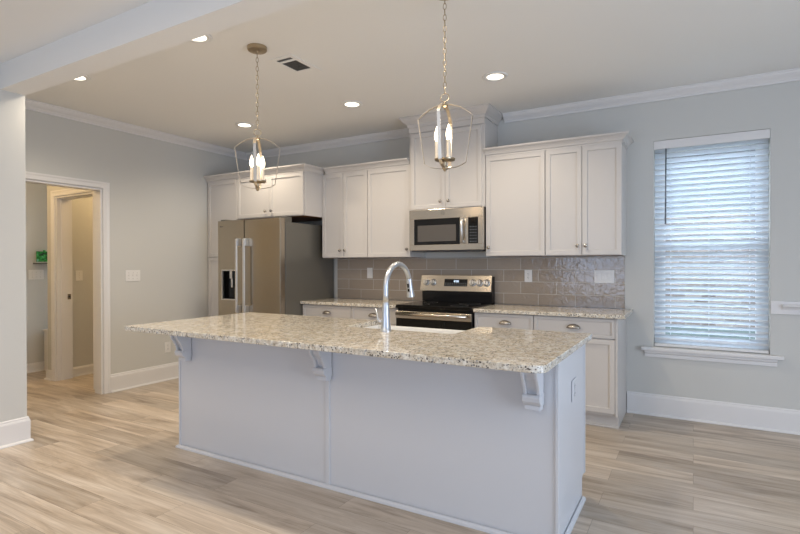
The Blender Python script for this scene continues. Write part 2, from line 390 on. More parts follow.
# ------------------------------------------------------------ window, blind, outside
wn = struct('window_1', boxes((WX0+.001, WX0+.045, YB+.095, YB+.155, WZ0+.001, WZ1-.001), (WX1-.045, WX1-.001, YB+.095, YB+.155, WZ0+.001, WZ1-.001),
    (WX0+.045, WX1-.045, YB+.095, YB+.155, WZ1-.045, WZ1-.001), (WX0+.045, WX1-.045, YB+.095, YB+.155, WZ0+.001, WZ0+.045)), m_trim)
obj('upper_sash', boxes((WX0+.045, WX0+.085, YB+.125, YB+.15, 1.46, WZ1-.045), (WX1-.085, WX1-.045, YB+.125, YB+.15, 1.46, WZ1-.045), (WX0+.085, WX1-.085, YB+.125, YB+.15, 1.46, 1.50), (WX0+.085, WX1-.085, YB+.125, YB+.15, WZ1-.085, WZ1-.045)), m_trim, wn)
obj('lower_sash', boxes((WX0+.045, WX0+.085, YB+.097, YB+.122, WZ0+.045, 1.50), (WX1-.085, WX1-.045, YB+.097, YB+.122, WZ0+.045, 1.50), (WX0+.085, WX1-.085, YB+.097, YB+.122, 1.455, 1.50), (WX0+.085, WX1-.085, YB+.097, YB+.122, WZ0+.045, WZ0+.09)), m_trim, wn)
obj('pane', B(WX0+.085, WX1-.085, YB+.135, YB+.139, 1.50, WZ1-.085), m_glass, wn)
obj('pane', B(WX0+.085, WX1-.085, YB+.108, YB+.112, WZ0+.09, 1.455), m_glass, wn)
obj('window_sill', prism([(WX0-.095, YB-.052), (WX1+.085, YB-.052), (WX1+.085, YB-.001), (WX1-.001, YB-.001), (WX1-.001, YB+.094), (WX0+.001, YB+.094), (WX0+.001, YB-.001), (WX0-.095, YB-.001)], 'Z', WZ0-.030, WZ0-.001), m_trim, wn, .004)
AP = [(.001, 0), (.030, 0), (.028, -.020), (.014, -.030), (.014, -.058), (.001, -.058)]
obj('window_apron', sweep([(WX0-.070, YB, WZ0-.031), (WX1+.045, YB, WZ0-.031)], AP, (0, 0, 1), flip=True), m_trim, wn)

bl = thing('window_blind', 'white two-inch slatted blind, partly open, hanging in the window', 'blind', (.113, YB+.03, WZ1-.003))
obj('valance', B(WX0+.002, WX1-.002, YB+.001, YB+.014, WZ1-.075, WZ1-.003), m_trim, bl, .002)
obj('headrail', B(WX0+.006, WX1-.006, YB+.016, YB+.062, WZ1-.045, WZ1-.003), m_blind, bl)
bm = bmesh.new(); sl_n = 36; ztop, zbot = WZ1-.082, WZ0+.046; tilt = math.radians(38); yc = YB+.038
for k in range(sl_n):
    zc = ztop + (zbot-ztop)*k/(sl_n-1); segs = 5; a_, b_ = [], []
    for j in range(segs):
        u = -.0245 + .049*j/(segs-1); bow = .0022*(1-(u/.0245)**2)
        yy = yc + u*math.cos(tilt) + bow*math.sin(tilt); zz = zc - u*math.sin(tilt) + bow*math.cos(tilt)
        for xx, lst in ((WX0+.006, a_), (WX1-.006, b_)):
            lst.append((bm.verts.new((xx, yy, zz+.0013)), bm.verts.new((xx, yy, zz-.0013))))
    for j in range(segs-1):
        for s_ in (0, 1): bm.faces.new((a_[j][s_], b_[j][s_], b_[j+1][s_], a_[j+1][s_]))
        for lst in (a_, b_): bm.faces.new((lst[j][0], lst[j][1], lst[j+1][1], lst[j+1][0]))
    for j in (0, segs-1): bm.faces.new((a_[j][0], b_[j][0], b_[j][1], a_[j][1]))
obj('slats', bm, m_blind, bl)
obj('bottom_rail', B(WX0+.006, WX1-.006, YB+.012, YB+.062, WZ0+.004, WZ0+.026), m_trim, bl, .004)
for xx in (WX0+.13, .113, WX1-.13):
    obj('ladder_cord', boxes((xx-.001, xx+.001, yc-.0235, yc-.0225, WZ0+.02, WZ1-.05), (xx-.001, xx+.001, yc+.0225, yc+.0235, WZ0+.02, WZ1-.05)), m_blind, bl)
obj('tilt_wand', tube([(-.205, YB-.010, WZ1-.078), (-.207, YB-.014, WZ1-.40), (-.208, YB-.016, 1.66)], [.0058, .0058, .0068], 8), m_wand, bl, smooth=True)

# neighbouring ground and house seen between the slats
tag(obj('lawn', B(-8, 10, YB+.4, 22, -.5, -.4), m_grass), kind='structure')
nh = thing('neighbouring_house', 'brick house outside, glimpsed between the slats of the window blind', 'house', (1, 9.0, -.4))
obj('brick_wall', B(-6, 8, 9.0, 9.3, -.4, 2.05), m_brick, nh)
obj('siding', B(-6, 8, 9.01, 9.3, 2.051, 3.0), mat('grey_siding', (.16, .17, .18), .8), nh)
obj('roof', prism([(8.6, 3.0), (9.4, 3.0), (12.5, 4.8), (12.5, 4.9), (8.6, 3.15)], 'X', -6.3, 8.3), m_roof, nh)
obj('foundation', B(-6, 8, 8.97, 8.999, -.4, .35), mat('render_coat', (.12, .15, .145), .9), nh)

# chair rail to the right of the window
cr = struct('trim_4', B(WX1+.003, XR-.003, YB-.017, YB-.0005, .925, 1.026), m_trim, .002)
CP = [(.0172, 0), (.026, .002), (.030, .010), (.040, .020), (.058, .026), (.060, .038), (.0172, .040)]
obj('rail_cap', sweep([(WX1+.075, YB, .962), (XR-.01, YB, .962)], CP, (0, 0, 1), flip=True), m_trim, cr)

# ------------------------------------------------------------ tile backsplash
tb = obj('tile_backsplash', boxes((-3.71, -.531, YB-.011, YB-.0005, .922, 1.389),), m_tile)
tag(tb, 'glossy taupe subway tile backsplash between worktops and wall cabinets', 'backsplash')
bsY = YB-.0115

# ------------------------------------------------------------ cabinets
def doors_unit(t, doors, yf, carc, knobs, mcarc=m_cab):
    obj('carcass', B(*carc), mcarc, t, .001)
    for (x0, x1, z0, z1), kn in zip(doors, knobs):
        d_ = obj('door', shaker(x0, x1, z0, z1, yf), m_cab, t, .0015)
        if kn: knob(kn[0], kn[1], yf, d_)
UB, UT, UY = 1.395, 2.345, 4.602      # wall cabinets: bottom, top, door face
G = .0025
def wall_unit(label, x0, x1, splits, kn, rail=.030):
    t = thing('wall_cabinet', label, 'cabinet', ((x0+x1)/2, YB-.001, UB), 0, 'white shaker wall cabinets')
    xs = [x0]+splits+[x1]
    ds = [(a+G, b_-G, UB+.006, UT-.012) for a, b_ in zip(xs, xs[1:])]
    doors_unit(t, ds, UY, (x0, x1, UY+.0195, YB-.001, UB, UT), kn)
    obj('underside', B(x0+.018, x1-.018, UY+.03, YB-.02, UB-.0015, UB-.0003), m_wood, t)
    return t
KZ = 1.478
wall_unit('white two-door wall cabinet left of the microwave, nearest the fridge', -3.672, -3.055, [-3.378], [(-3.413, KZ), (-3.343, KZ)])
wall_unit('white single-door wall cabinet touching the left side of the microwave cabinet', -3.053, -2.528, [], [(-2.56, KZ)])
wall_unit('white single-door wall cabinet touching the right side of the microwave cabinet', -1.709, -1.151, [], [(-1.675, KZ)])
wall_unit('white two-door wall cabinet at the right end, beside the window', -1.149, -.517, [-.835], [(-.868, KZ), (-.802, KZ)])

# microwave cabinet reaching the ceiling
t = thing('wall_cabinet', 'tall two-door white cabinet over the microwave, reaching the ceiling', 'cabinet', (-2.118, YB-.001, 1.93), 0, None)
MX0, MX1, MY = -2.526, -1.711, 4.572
obj('carcass', boxes((MX0, MX1, MY+.0195, YB-.001, 1.868, ZC-.002), (MX0, MX1, MY+.004, MY+.0195, 2.655, ZC-.002),), m_cab, t, .001)
for a, b_, kx in ((MX0+.028, -2.1195, -2.163), (-2.1165, MX1-.028, -2.075)):
    d_ = obj('door', shaker(a, b_, 1.876, 2.640, MY), m_cab, t, .0015); knob(kx, 1.942, MY, d_)
CRM = [(0, -.001), (.074, -.001), (.074, -.010), (.066, -.014), (.060, -.026), (.043, -.045), (.026, -.058), (.018, -.066), (.012, -.070), (.012, -.100), (0, -.100)]
tag(obj('crown_moulding', sweep([(MX1+.0005, YB-.001, ZC), (MX1+.0005, MY+.0035, ZC), (MX0-.0005, MY+.0035, ZC), (MX0-.0005, YB-.001, ZC)], CRM, (0, 0, 1), flip=False), m_cab),
    'white crown moulding wrapping the tall microwave cabinet at the ceiling', 'moulding')
# small crown on the other cabinets
CRC = [(0, 0), (.004, 0), (.004, .016), (.014, .020), (.020, .034), (.036, .052), (.052, .060), (.058, .066), (.058, .076), (0, .076)]
zc = UT - .012
tag(obj('crown_moulding', sweep([(-.5165, YB-.001, zc), (-.5165, UY+.0005, zc), (MX1+.004, UY+.0005, zc)], CRC, (0, 0, 1), flip=False), m_cab),
    'white crown moulding along the wall cabinets right of the microwave', 'moulding')
# fridge surround
FY = 4.292
tag(obj('crown_moulding', sweep([(MX0-.004, UY+.0005, zc), (-3.612, UY+.0005, zc)], CRC, (0, 0, 1), flip=False), m_cab),
    'white crown moulding above the wall cabinets left of the microwave', 'moulding')
tag(obj('crown_moulding', sweep([(-3.6715, UY+.0195, zc), (-3.6715, FY+.0005, zc), (-5.2285, FY+.0005, zc)], CRC, (0, 0, 1), flip=False), m_cab),
    'white crown moulding above the refrigerator and pantry cabinets, stepping forward', 'moulding')
t = thing('fridge_cabinet', 'deep two-door white cabinet above the refrigerator', 'cabinet', (-4.188, YB-.001, 1.86))
doors_unit(t, [(-4.700, -4.1895, 1.868, UT-.012), (-4.1865, -3.688, 1.868, UT-.012)], FY, (-4.702, -3.674, FY+.0195, YB-.001, 1.86, UT), [(-4.235, 1.93), (-4.142, 1.93)])
obj('underside', B(-4.68, -3.69, FY+.03, YB-.02, 1.8583, 1.8597), m_wood, t)
t = thing('pantry_cabinet', 'tall narrow white pantry cabinet in the corner beside the refrigerator', 'cabinet', (-4.967, YB-.001, 0))
obj('carcass', boxes((-5.229, -4.704, FY+.0195, YB-.001, .1, UT), (-5.225, -4.71, FY+.09, YB-.03, .001, .1)), m_cab, t, .001)
d_ = obj('door', shaker(-5.212, -4.708, 1.418, UT-.012, FY), m_cab, t, .0015); knob(-4.76, 1.50, FY, d_)
d_ = obj('door', shaker(-5.212, -4.708, .11, 1.408, FY), m_cab, t, .0015); knob(-4.76, 1.33, FY, d_)

# base cabinets
BY = 4.342
def base_unit(label, x0, x1, drawers, splits, side=None):
    t = thing('base_cabinet', label, 'cabinet', ((x0+x1)/2, YB-.001, 0), 0, 'white shaker base cabinets under the back worktop')
    obj('carcass', boxes((x0, x1, BY+.0195, YB-.012, .105, .887), (x0+.003, x1-(.0 if side else .003), BY+.075, YB-.03, .001, .105)), m_cab, t, .001)
    if side: obj('end_panel', prism([(BY+.002, .105), (BY+.075, .105), (BY+.075, .001), (YB-.002, .001), (YB-.002, .887), (BY+.002, .887)], 'X', x1+.0003, x1+.018), m_cab, t, .001)
    obj('toe_kick_moulding', sweep([(x1+(.018 if side else -.002), BY+.0745, .0005), (x0+.002, BY+.0745, .0005)], [(0, 0), (.014, 0), (.012, .010), (.0, .017)], (0, 0, 1), flip=False), m_cab, t)
    for a, b_, cupx in drawers:
        dr = obj('drawer', shaker(a+G, b_-G, .725, .880, BY, rail=.036), m_cab, t, .0015); cup_pull(cupx, .805, BY, dr)
    for (a, b_), s_ in splits:
        d_ = obj('door', shaker(a+G, b_-G, .128, .715, BY), m_cab, t, .0015)
        knob(b_-.04 if s_ > 0 else a+.04, .66, BY, d_)
base_unit('white base cabinet with one drawer, nearest the refrigerator', -3.742, -3.088, [(-3.742, -3.088, -3.405)], [((-3.742, -3.415), 1), ((-3.415, -3.088), -1)])
base_unit('white base cabinet with one drawer, touching the left side of the range', -3.086, -2.528, [(-3.086, -2.528, -2.815)], [((-3.086, -2.528), 1)])
base_unit('white base cabinet with one drawer, touching the right side of the range', -1.722, -1.184, [(-1.722, -1.184, -1.434)], [((-1.722, -1.184), -1)])
base_unit('white base cabinet at the right end of the back run, by the window', -1.182, -.536, [(-1.182, -.536, -.855)], [((-1.182, -.859), 1), ((-.859, -.536), -1)], side=True)
baseY0 = BY-.038
tag(obj('worktop', B(-3.747, -2.530, baseY0, YB-.0125, .889, .920), m_gran, None, .004, seg=3), 'speckled granite worktop left of the range, along the back wall', 'worktop')
tag(obj('worktop', B(-1.718, -.462, baseY0, YB-.0125, .889, .920), m_gran, None, .004, seg=3), 'speckled granite worktop right of the range, ending by the window', 'worktop')

# ------------------------------------------------------------ refrigerator
FX0, FX1, FYF = -4.690, -3.750, 4.0
fr = thing('refrigerator', 'stainless side-by-side refrigerator with dispenser and two long handles', 'refrigerator', (-4.22, 4.45, 0))
obj('body', boxes((FX0+.004, FX1, 4.085, 4.92, .03, 1.775), (FX0+.03, FX1-.03, 4.10, 4.9, .001, .03)), m_fside, fr, .004)
obj('top_hinge', boxes((FX0+.02, FX0+.10, 4.02, 4.16, 1.8155, 1.832), (FX0+.02, FX0+.10, 4.09, 4.16, 1.7755, 1.8155)), m_fside, fr, .003)
obj('top_hinge', boxes((FX1-.10, FX1-.015, 4.02, 4.20, 1.8155, 1.832), (FX1-.10, FX1-.015, 4.09, 4.20, 1.7755, 1.8155)), m_fside, fr, .003)
sx = -4.276
dz0, dz1, dx0, dx1 = .925, 1.265, -4.632, -4.392
dl = obj('freezer_door', boxes((FX0, dx0, FYF, 4.078, .06, 1.815), (dx1, sx-.004, FYF, 4.078, .06, 1.815), (dx0, dx1, FYF, 4.078, .06, dz0), (dx0, dx1, FYF, 4.078, dz1, 1.815), (dx0, dx1, 4.066, 4.078, dz0, dz1)), m_fridge, fr)
bmesh_rail = boxes((dx0, dx0+.012, FYF-.002, FYF+.02, dz0, dz1), (dx1-.012, dx1, FYF-.002, FYF+.02, dz0, dz1), (dx0+.012, dx1-.012, FYF-.002, FYF+.02, dz0, dz0+.012), (dx0+.012, dx1-.012, FYF-.002, FYF+.02, dz1-.012, dz1))
obj('dispenser_frame', bmesh_rail, m_handle, dl)
obj('dispenser_recess', boxes((dx0+.0005, dx1-.0005, 4.060, 4.0655, dz0+.001, dz1-.001), (dx0+.0005, dx0+.004, FYF+.021, 4.06, dz0+.001, dz1-.001), (dx1-.004, dx1-.0005, FYF+.021, 4.06, dz0+.001, dz1-.001)), m_blackp, dl)
obj('dispenser_nozzle', boxes((-4.53, -4.49, FYF+.02, 4.05, dz1-.10, dz1-.013), (-4.525, -4.495, FYF+.035, FYF+.047, dz1-.20, dz1-.10)), m_handle, dl, .004)
obj('dispenser_tray', B(dx0+.012, dx1-.012, FYF+.004, 4.058, dz0+.013, dz0+.020), m_blackp, dl)
rd = obj('fridge_door', B(sx+.004, FX1, FYF, 4.078, .06, 1.815), m_fridge, fr, .008, seg=3)
for dd, hx in ((dl, -4.335), (rd, -4.222)):
    obj('handle', boxes((hx-.015, hx+.015, FYF-.068, FYF-.050, .80, 1.60)), m_handle, dd, .007, seg=3)
    obj('handle_mount', boxes((hx-.017, hx+.017, FYF-.049, FYF-.0005, .79, .875),), m_handle, dd, .003)
    obj('handle_mount', boxes((hx-.017, hx+.017, FYF-.049, FYF-.0005, 1.525, 1.61),), m_handle, dd, .003)
bm = lathe([(.007, 0), (.007, -.0015), (0, -.0015)], (-4.650, FYF-.0005, 1.752), 'Y', 16); box(bm, -4.638, -4.634, FYF-.002, FYF-.0005, 1.746, 1.758); box(bm, -4.634, -4.628, FYF-.002, FYF-.0005, 1.746, 1.749); box(bm, -4.624, -4.612, FYF-.002, FYF-.0005, 1.747, 1.757)
obj('maker_badge', bm, m_slot, dl)
obj('kick_grille', B(FX0+.01, FX1-.01, 4.05, 4.082, .003, .055), m_blackp, fr)

# ------------------------------------------------------------ range
RX0, RX1 = -2.523, -1.729
rg_ = thing('range', 'stainless electric range with black glass cooktop and five control knobs', 'range', (-2.126, 4.6, 0))
obj('body', boxes((RX0+.003, RX1-.003, 4.335, 4.90, .02, .893), (RX0+.03, RX1-.03, 4.36, 4.88, .001, .02)), m_blackp, rg_, .002)
ck = obj('cooktop', B(RX0, RX1, 4.298, 4.84, .894, .930), m_black, rg_, .006, seg=3)
for x, y, r in ((-2.34, 4.44, .105), (-1.91, 4.44, .085), (-2.34, 4.70, .075), (-1.91, 4.70, .105)):
    bm = bmesh.new(); 
    ring = [[bm.verts.new((x+rr_*math.cos(2*PI*k/32), y+rr_*math.sin(2*PI*k/32), zz)) for k in range(32)] for rr_, zz in ((r, .9302), (r, .9306), (r-.003, .9306), (r-.003, .9302))]
    for j in range(4):
        for k in range(32): bm.faces.new((ring[j][k], ring[j][(k+1) % 32], ring[(j+1) % 4][(k+1) % 32], ring[(j+1) % 4][k]))
    obj('burner_ring', bm, m_fside, ck)
od = obj('oven_door', boxes((RX0+.002, RX1-.002, 4.300, 4.334, .155, .870),), m_black, rg_, .004)
obj('door_rail', B(RX0+.002, RX1-.002, 4.292, 4.299, .800, .870), m_steel, od, .003)
obj('door_base_rail', B(RX0+.002, RX1-.002, 4.294, 4.299, .155, .22), m_steel, od, .002)
obj('handle', tube([(RX0+.035, 4.245, .846), (RX1-.035, 4.245, .846)], .015, 16), m_steel, od, smooth=True)
for hx in (RX0+.06, RX1-.06): obj('handle_mount', B(hx-.012, hx+.012, 4.255, 4.292, .836, .856), m_steel, od, .003)
obj('window_glass', B(RX0+.11, RX1-.11, 4.2985, 4.2998, .33, .70), m_mwwin, od)
obj('storage_drawer', B(RX0+.002, RX1-.002, 4.300, 4.334, .03, .148), m_steel, rg_, .004)
bg_ = obj('backguard', prism([(4.842, .931), (4.838, 1.010), (4.838, 1.040), (4.855, 1.195), (4.925, 1.195), (4.925, .70), (4.905, .70), (4.905, .931)], 'X', RX0+.012, RX1-.004), m_blackp, rg_, .002)
# sloped stainless control panel
pn = prism([(4.808, 1.046), (4.812, 1.040), (4.8375, 1.040), (4.8545, 1.192), (4.8545, 1.207), (4.845, 1.207)], 'X', RX0+.002, RX1-.004)
cpn = obj('control_panel', pn, m_steel, rg_, .002)
sl = Vector((0, 4.845-4.808, 1.207-1.046)).normalized(); nrm = Vector((0, -sl.z, sl.y))
def onpanel(x, s_, out): p = Vector((x, 4.808, 1.046)) + sl*s_ + nrm*out; return p
def panel_slab(x0, x1, s0, s1, o0, o1):
    bm = bmesh.new(); vs = [bm.verts.new(onpanel(x, s_, o)) for o in (o0, o1) for x, s_ in ((x0, s0), (x1, s0), (x1, s1), (x0, s1))]
    for q in ((3,2,1,0),(4,5,6,7),(0,1,5,4),(1,2,6,5),(2,3,7,6),(3,0,4,7)): bm.faces.new([vs[i] for i in q])
    return bm
dsp = obj('display', panel_slab(-2.245, -1.990, .050, .125, .0003, .003), m_black, cpn)
def seg_text(s, x, s0, w_, h_, t_, o_, gap):
    """tiny seven-segment digits on the panel"""
    tbl = {'1': 'bc', '2': 'abged', '0': 'abcdef', ':': ':'}; bm = bmesh.new()
    def add(x0, x1, a, b_):
        vs = [bm.verts.new(onpanel(xx, ss, o)) for o in (o_, o_+.0005) for xx, ss in ((x0, a), (x1, a), (x1, b_), (x0, b_))]
        for q in ((3,2,1,0),(4,5,6,7),(0,1,5,4),(1,2,6,5),(2,3,7,6),(3,0,4,7)): bm.faces.new([vs[i] for i in q])
    for ch in s:
        if ch == ':': add(x, x+t_, s0+h_*.25, s0+h_*.35); add(x, x+t_, s0+h_*.65, s0+h_*.75); x += t_+gap; continue
        S = {'a': (0, w_, h_-t_, h_), 'g': (0, w_, h_/2-t_/2, h_/2+t_/2), 'd': (0, w_, 0, t_), 'b': (w_-t_, w_, h_/2, h_), 'c': (w_-t_, w_, 0, h_/2), 'f': (0, t_, h_/2, h_), 'e': (0, t_, 0, h_/2)}
        for k in tbl[ch]: q = S[k]; add(x+q[0], x+q[1], s0+q[2], s0+q[3])
        x += w_+gap
    return bm
obj('clock_digits', seg_text('12:00', -2.145, .092, .010, .020, .0025, .0032, .004), m_digit, dsp)
for i in range(10):
    for s0 in (.060, .078): obj('button', panel_slab(-2.232+i*.0245, -2.220+i*.0245, s0, s0+.005, .0031, .0035), m_blueleg, dsp)
for x in (-2.452, -2.372, -1.932, -1.857, -1.782):
    bm = bmesh.new(); prev = None; c0 = onpanel(x, .088, 0); u_ = Vector((1, 0, 0)); v_ = sl
    rings = []
    for r, h in ((.034, .0004), (.034, .006), (.028, .008), (.026, .030), (.023, .034), (.0, .034)):
        rings.append([bm.verts.new(c0 + (u_*math.cos(2*PI*k/20)+v_*math.sin(2*PI*k/20))*r + nrm*h) for k in range(20)] if r else [bm.verts.new(c0+nrm*h)])
    for A, D in zip(rings, rings[1:]):
        for k in range(20):
            if len(D) == 1: bm.faces.new((A[k], A[(k+1) % 20], D[0]))
            else: bm.faces.new((A[k], A[(k+1) % 20], D[(k+1) % 20], D[k]))
    bm.faces.new(rings[0][::-1])
    kn = obj('control_knob', bm, m_handle, cpn); smooth_by_angle(kn, 35)
    g = panel_slab(x-.005, x+.005, .068, .108, .0345, .042); obj('knob_grip', g, m_nickel, kn, .001)
    bm = bmesh.new(); R1 = [[bm.verts.new(c0 + (u_*math.cos(2*PI*k/24)+v_*math.sin(2*PI*k/24))*r + nrm*h) for k in range(24)] for r, h in ((.0365, .0003), (.0365, .0035), (.0342, .0035), (.0342, .0003))]
    for j in range(4):
        for k in range(24): bm.faces.new((R1[j][k], R1[j][(k+1) % 24], R1[(j+1) % 4][(k+1) % 24], R1[(j+1) % 4][k]))
    obj('knob_bezel', bm, m_blackp, kn)

# ------------------------------------------------------------ microwave
mw = thing('microwave', 'stainless over-the-range microwave with dark window and bar handle', 'microwave', (-2.118, YB-.02, 1.455))
X0, X1, Z0, Z1, YF = MX0+.020, MX1-.003, 1.460, 1.865, 4.548
obj('body', B(X0+.002, X1-.002, YF+.036, YB-.013, Z0, Z1), m_blackp, mw, .003)
obj('front_panel', boxes((X0, X1, YF, YF+.035, 1.772, Z1), (X0, X1, YF, YF+.035, Z0, 1.515), (X0, X0+.055, YF, YF+.035, 1.515, 1.772), (X1-.165, X1, YF+.003, YF+.035, 1.515, 1.772)), m_steel, mw, .002)
obj('bottom_vent', boxes((X0+.02, X1-.02, YF+.01, YF+.30, Z0-.012, Z0-.0005),), m_dark, mw)
dg = obj('door_glass', B(X0+.0555, -1.952, YF+.001, YF+.030, 1.516, 1.7715), m_black, mw, .003)
obj('door_window', B(X0+.095, -1.992, YF-.0003, YF+.0006, 1.548, 1.708), m_mwwin, dg, 0)
hn = obj('handle', tube([(-1.918, YF-.036, 1.522), (-1.918, YF-.040, 1.66), (-1.918, YF-.036, 1.768)], .0125, 14), m_handle, mw, smooth=True)
for z in (1.54, 1.75): obj('handle_mount', B(-1.926, -1.910, YF-.030, YF+.002, z-.010, z+.010), m_handle, hn)
obj('door_edge', B(-1.951, -1.8775, YF+.001, YF+.03, 1.516, 1.7715), m_steel, mw)
cpd = obj('control_pad', B(-1.866, X1-.052, YF-.0005, YF+.0025, 1.520, 1.768), m_black, mw, .001)
for i in range(3):
    for j in range(6):
        x = -1.846+i*.026; z = 1.535+j*.028; obj('button', B(x, x+.012, YF-.0011, YF-.0007, z, z+.007), m_blueleg, cpd)
# round monogram badge
bm = bmesh.new()
def flat_ring(bm, x, z, r0, r1, y, a0=0, a1=360, n=28):
    A = []
    for k in range(n+1):
        a = math.radians(a0+(a1-a0)*k/n); A.append((bm.verts.new((x+r0*math.cos(a), y, z+r0*math.sin(a))), bm.verts.new((x+r1*math.cos(a), y, z+r1*math.sin(a)))))
    for p, q in zip(A, A[1:]): bm.faces.new((p[0], q[0], q[1], p[1]))
flat_ring(bm, -2.132, 1.822, .0165, .0195, YF-.0006); flat_ring(bm, -2.139, 1.822, .004, .007, YF-.0006, 40, 330); flat_ring(bm, -2.126, 1.824, .003, .006, YF-.0006, 60, 300); flat_ring(bm, -2.126, 1.818, .003, .006, YF-.0006, 60, 300)
obj('round_badge', bm, m_fside, mw)

# ------------------------------------------------------------ island
IX0, IX1, IY0, IY1, IZ = -3.250, -.505, 2.003, 3.100, .920
BX0, BX1, BY0, BY1 = -3.230, -.541, 2.400, 3.065
isl = thing('kitchen_island', 'long white panelled kitchen island base under the overhanging granite top', 'island', (-1.885, 2.73, 0))
obj('front_panel', B(BX0+.012, BX1-.012, BY0+.004, BY0+.022, .001, .886), m_isl, isl)
obj('side_panel', prism([(BY0+.0225, .001), (2.985, .001), (2.985, .115), (BY1, .115), (BY1, .886), (BY0+.0225, .886)], 'X', BX0, BX0+.018), m_isl, isl, .001)
obj('side_panel', prism([(BY0+.0225, .001), (2.985, .001), (2.985, .118), (3.000, .128), (BY1, .128), (BY1, .886), (BY0+.0225, .886)], 'X', BX1-.018, BX1), m_isl, isl, .001)
obj('corner_post', boxes((BX0-.001, BX0+.014, BY0-.004, BY0+.0035, .001, .886), (BX0-.001, BX0+.011, BY0+.0035, BY0+.022, .001, .886)), m_isl, isl, .002)
obj('corner_post', boxes((BX1-.012, BX1+.004, BY0-.004, BY0+.0035, .001, .886), (BX1-.011, BX1+.004, BY0+.0035, BY0+.0225, .001, .886), (BX1+.0003, BX1+.004, BY0+.0225, BY0+.045, .001, .886)), m_isl, isl, .002)
obj('corner_post', B(BX1+.0003, BX1+.004, BY1-.026, BY1, .128, .886), m_isl, isl, .001)
obj('batten', B(-1.890, -1.862, BY0-.004, BY0+.0035, .001, .886), m_isl, isl, .0015)
obj('back_panel', boxes((BX0+.0185, -1.985, 3.03, BY1-.02, .115, .886), (-1.175, BX1-.0185, 3.03, BY1-.02, .115, .886), (-1.985, -1.175, 3.03, BY1-.02, .115, .64), (BX0+.0185, BX1-.0185, 2.975, 2.984, .001, .115), (BX0+.0185, BX1-.0185, 2.985, 3.03, .105, .1145)), m_isl, isl)
for a, b_, z1 in ((BX0+.02, -2.62, .88), (-2.617, -1.99, .88), (-1.983, -1.582, .63), (-1.578, -1.177, .63), (-1.170, -.562, .88)):
    bm = shaker(a+G, b_-G, .13, z1, 0); bmesh.ops.rotate(bm, verts=bm.verts, cent=((a+b_)/2, 0, 0), matrix=Matrix.Rotation(PI, 3, 'Z')); bmesh.ops.translate(bm, verts=bm.verts, vec=(0, BY1+.0, 0))
    obj('door', bm, m_isl, isl, .0015)
obj('base_moulding', sweep([(BX0-.0015, 2.984, .0005), (BX0-.0015, BY0-.0045, .0005), (BX1+.0045, BY0-.0045, .0005), (BX1+.0045, 2.984, .0005)], [(0, 0), (.016, 0), (.014, .012), (.006, .019), (0, .021)], (0, 0, 1), flip=True), m_isl, isl)
def corbel(xc):
    """scrolled bracket: S-curve profile, recessed face, stepped foot"""
    hw = .039; yb = BY0-.0005; zt = .887; bm = bmesh.new()
    # profile in (depth d from panel, z): top plate, S curve down to the foot
    def curve(k):  # k 0..1 from top-front to above the foot
        z = zt-.030 - .135*k; d_ = (.108 - .050*(3*k*k-2*k*k*k)) + .012*math.sin(PI*k*1.0)*(1 if k < .5 else .6)
        return d_, z
    pts = [curve(k/12) for k in range(13)]
    prof = [(0, zt), (.120, zt), (.120, zt-.018), (.112, zt-.024)] + pts + [(.064, zt-.170), (.066, zt-.178), (.064, zt-.200), (.045, zt-.222), (.042, zt-.226), (.042, zt-.243), (0, zt-.243)]
    inner = prof
    prism([(yb-max(d_-.010, 0), z) if z < zt-.02 and z > zt-.17 else (yb-d_, z) for d_, z in inner], 'X', xc-hw*.80, xc+hw*.80, bm)
    # raised side cheeks following the curve, so the face between reads as recessed
    for s_ in (-1, 1):
        ch = [(0, zt-.001), (.118, zt-.001), (.122, zt-.024)] + [(d_+.009, z) for d_, z in pts] + [(.070, zt-.170), (0, zt-.170)]
        a, c = sorted((xc+s_*hw*.78, xc+s_*hw)); a2, c2 = sorted((xc+s_*hw*.62, xc+s_*hw))
        prism([(yb-d_, z) for d_, z in ch], 'X', a2, c2, bm)
    # foot mouldings
    prism([(yb, zt-.168), (yb-.074, zt-.168), (yb-.080, zt-.180), (yb-.076, zt-.200), (yb-.050, zt-.222), (yb, zt-.222)], 'X', xc-hw*1.06, xc+hw*1.06, bm)
    prism([(yb, zt-.2225), (yb-.048, zt-.2225), (yb-.050, zt-.244), (yb, zt-.246)], 'X', xc-hw*.92, xc+hw*.92, bm)
    return bm
for xc in (-3.132, -1.885, -.646): obj('corbel', corbel(xc), m_isl, isl, .002)

# island worktop with a sink notch open at the back
NX0, NX1, NY = -1.962, -1.195, 2.690
ol = [(IX0+.004, IY0)] + arc(IX1-.055, IY0+.055, .055, -90, 0, 8) + [(IX1, IY1-.01), (IX1-.01, IY1), (NX1, IY1)] + [(NX1, NY+.02), (NX1-.006, NY+.006), (NX1-.02, NY), (NX0+.02, NY), (NX0+.006, NY+.006), (NX0, NY+.02)] + [(NX0, IY1), (IX0+.01, IY1), (IX0, IY1-.01), (IX0, IY0+.004)]
bm = prism(ol, 'Z', IZ-.031, IZ)
tag(obj('worktop', bm, m_gran, None, .0045, seg=3), 'large speckled granite worktop on the white island, notched around the sink', 'worktop')

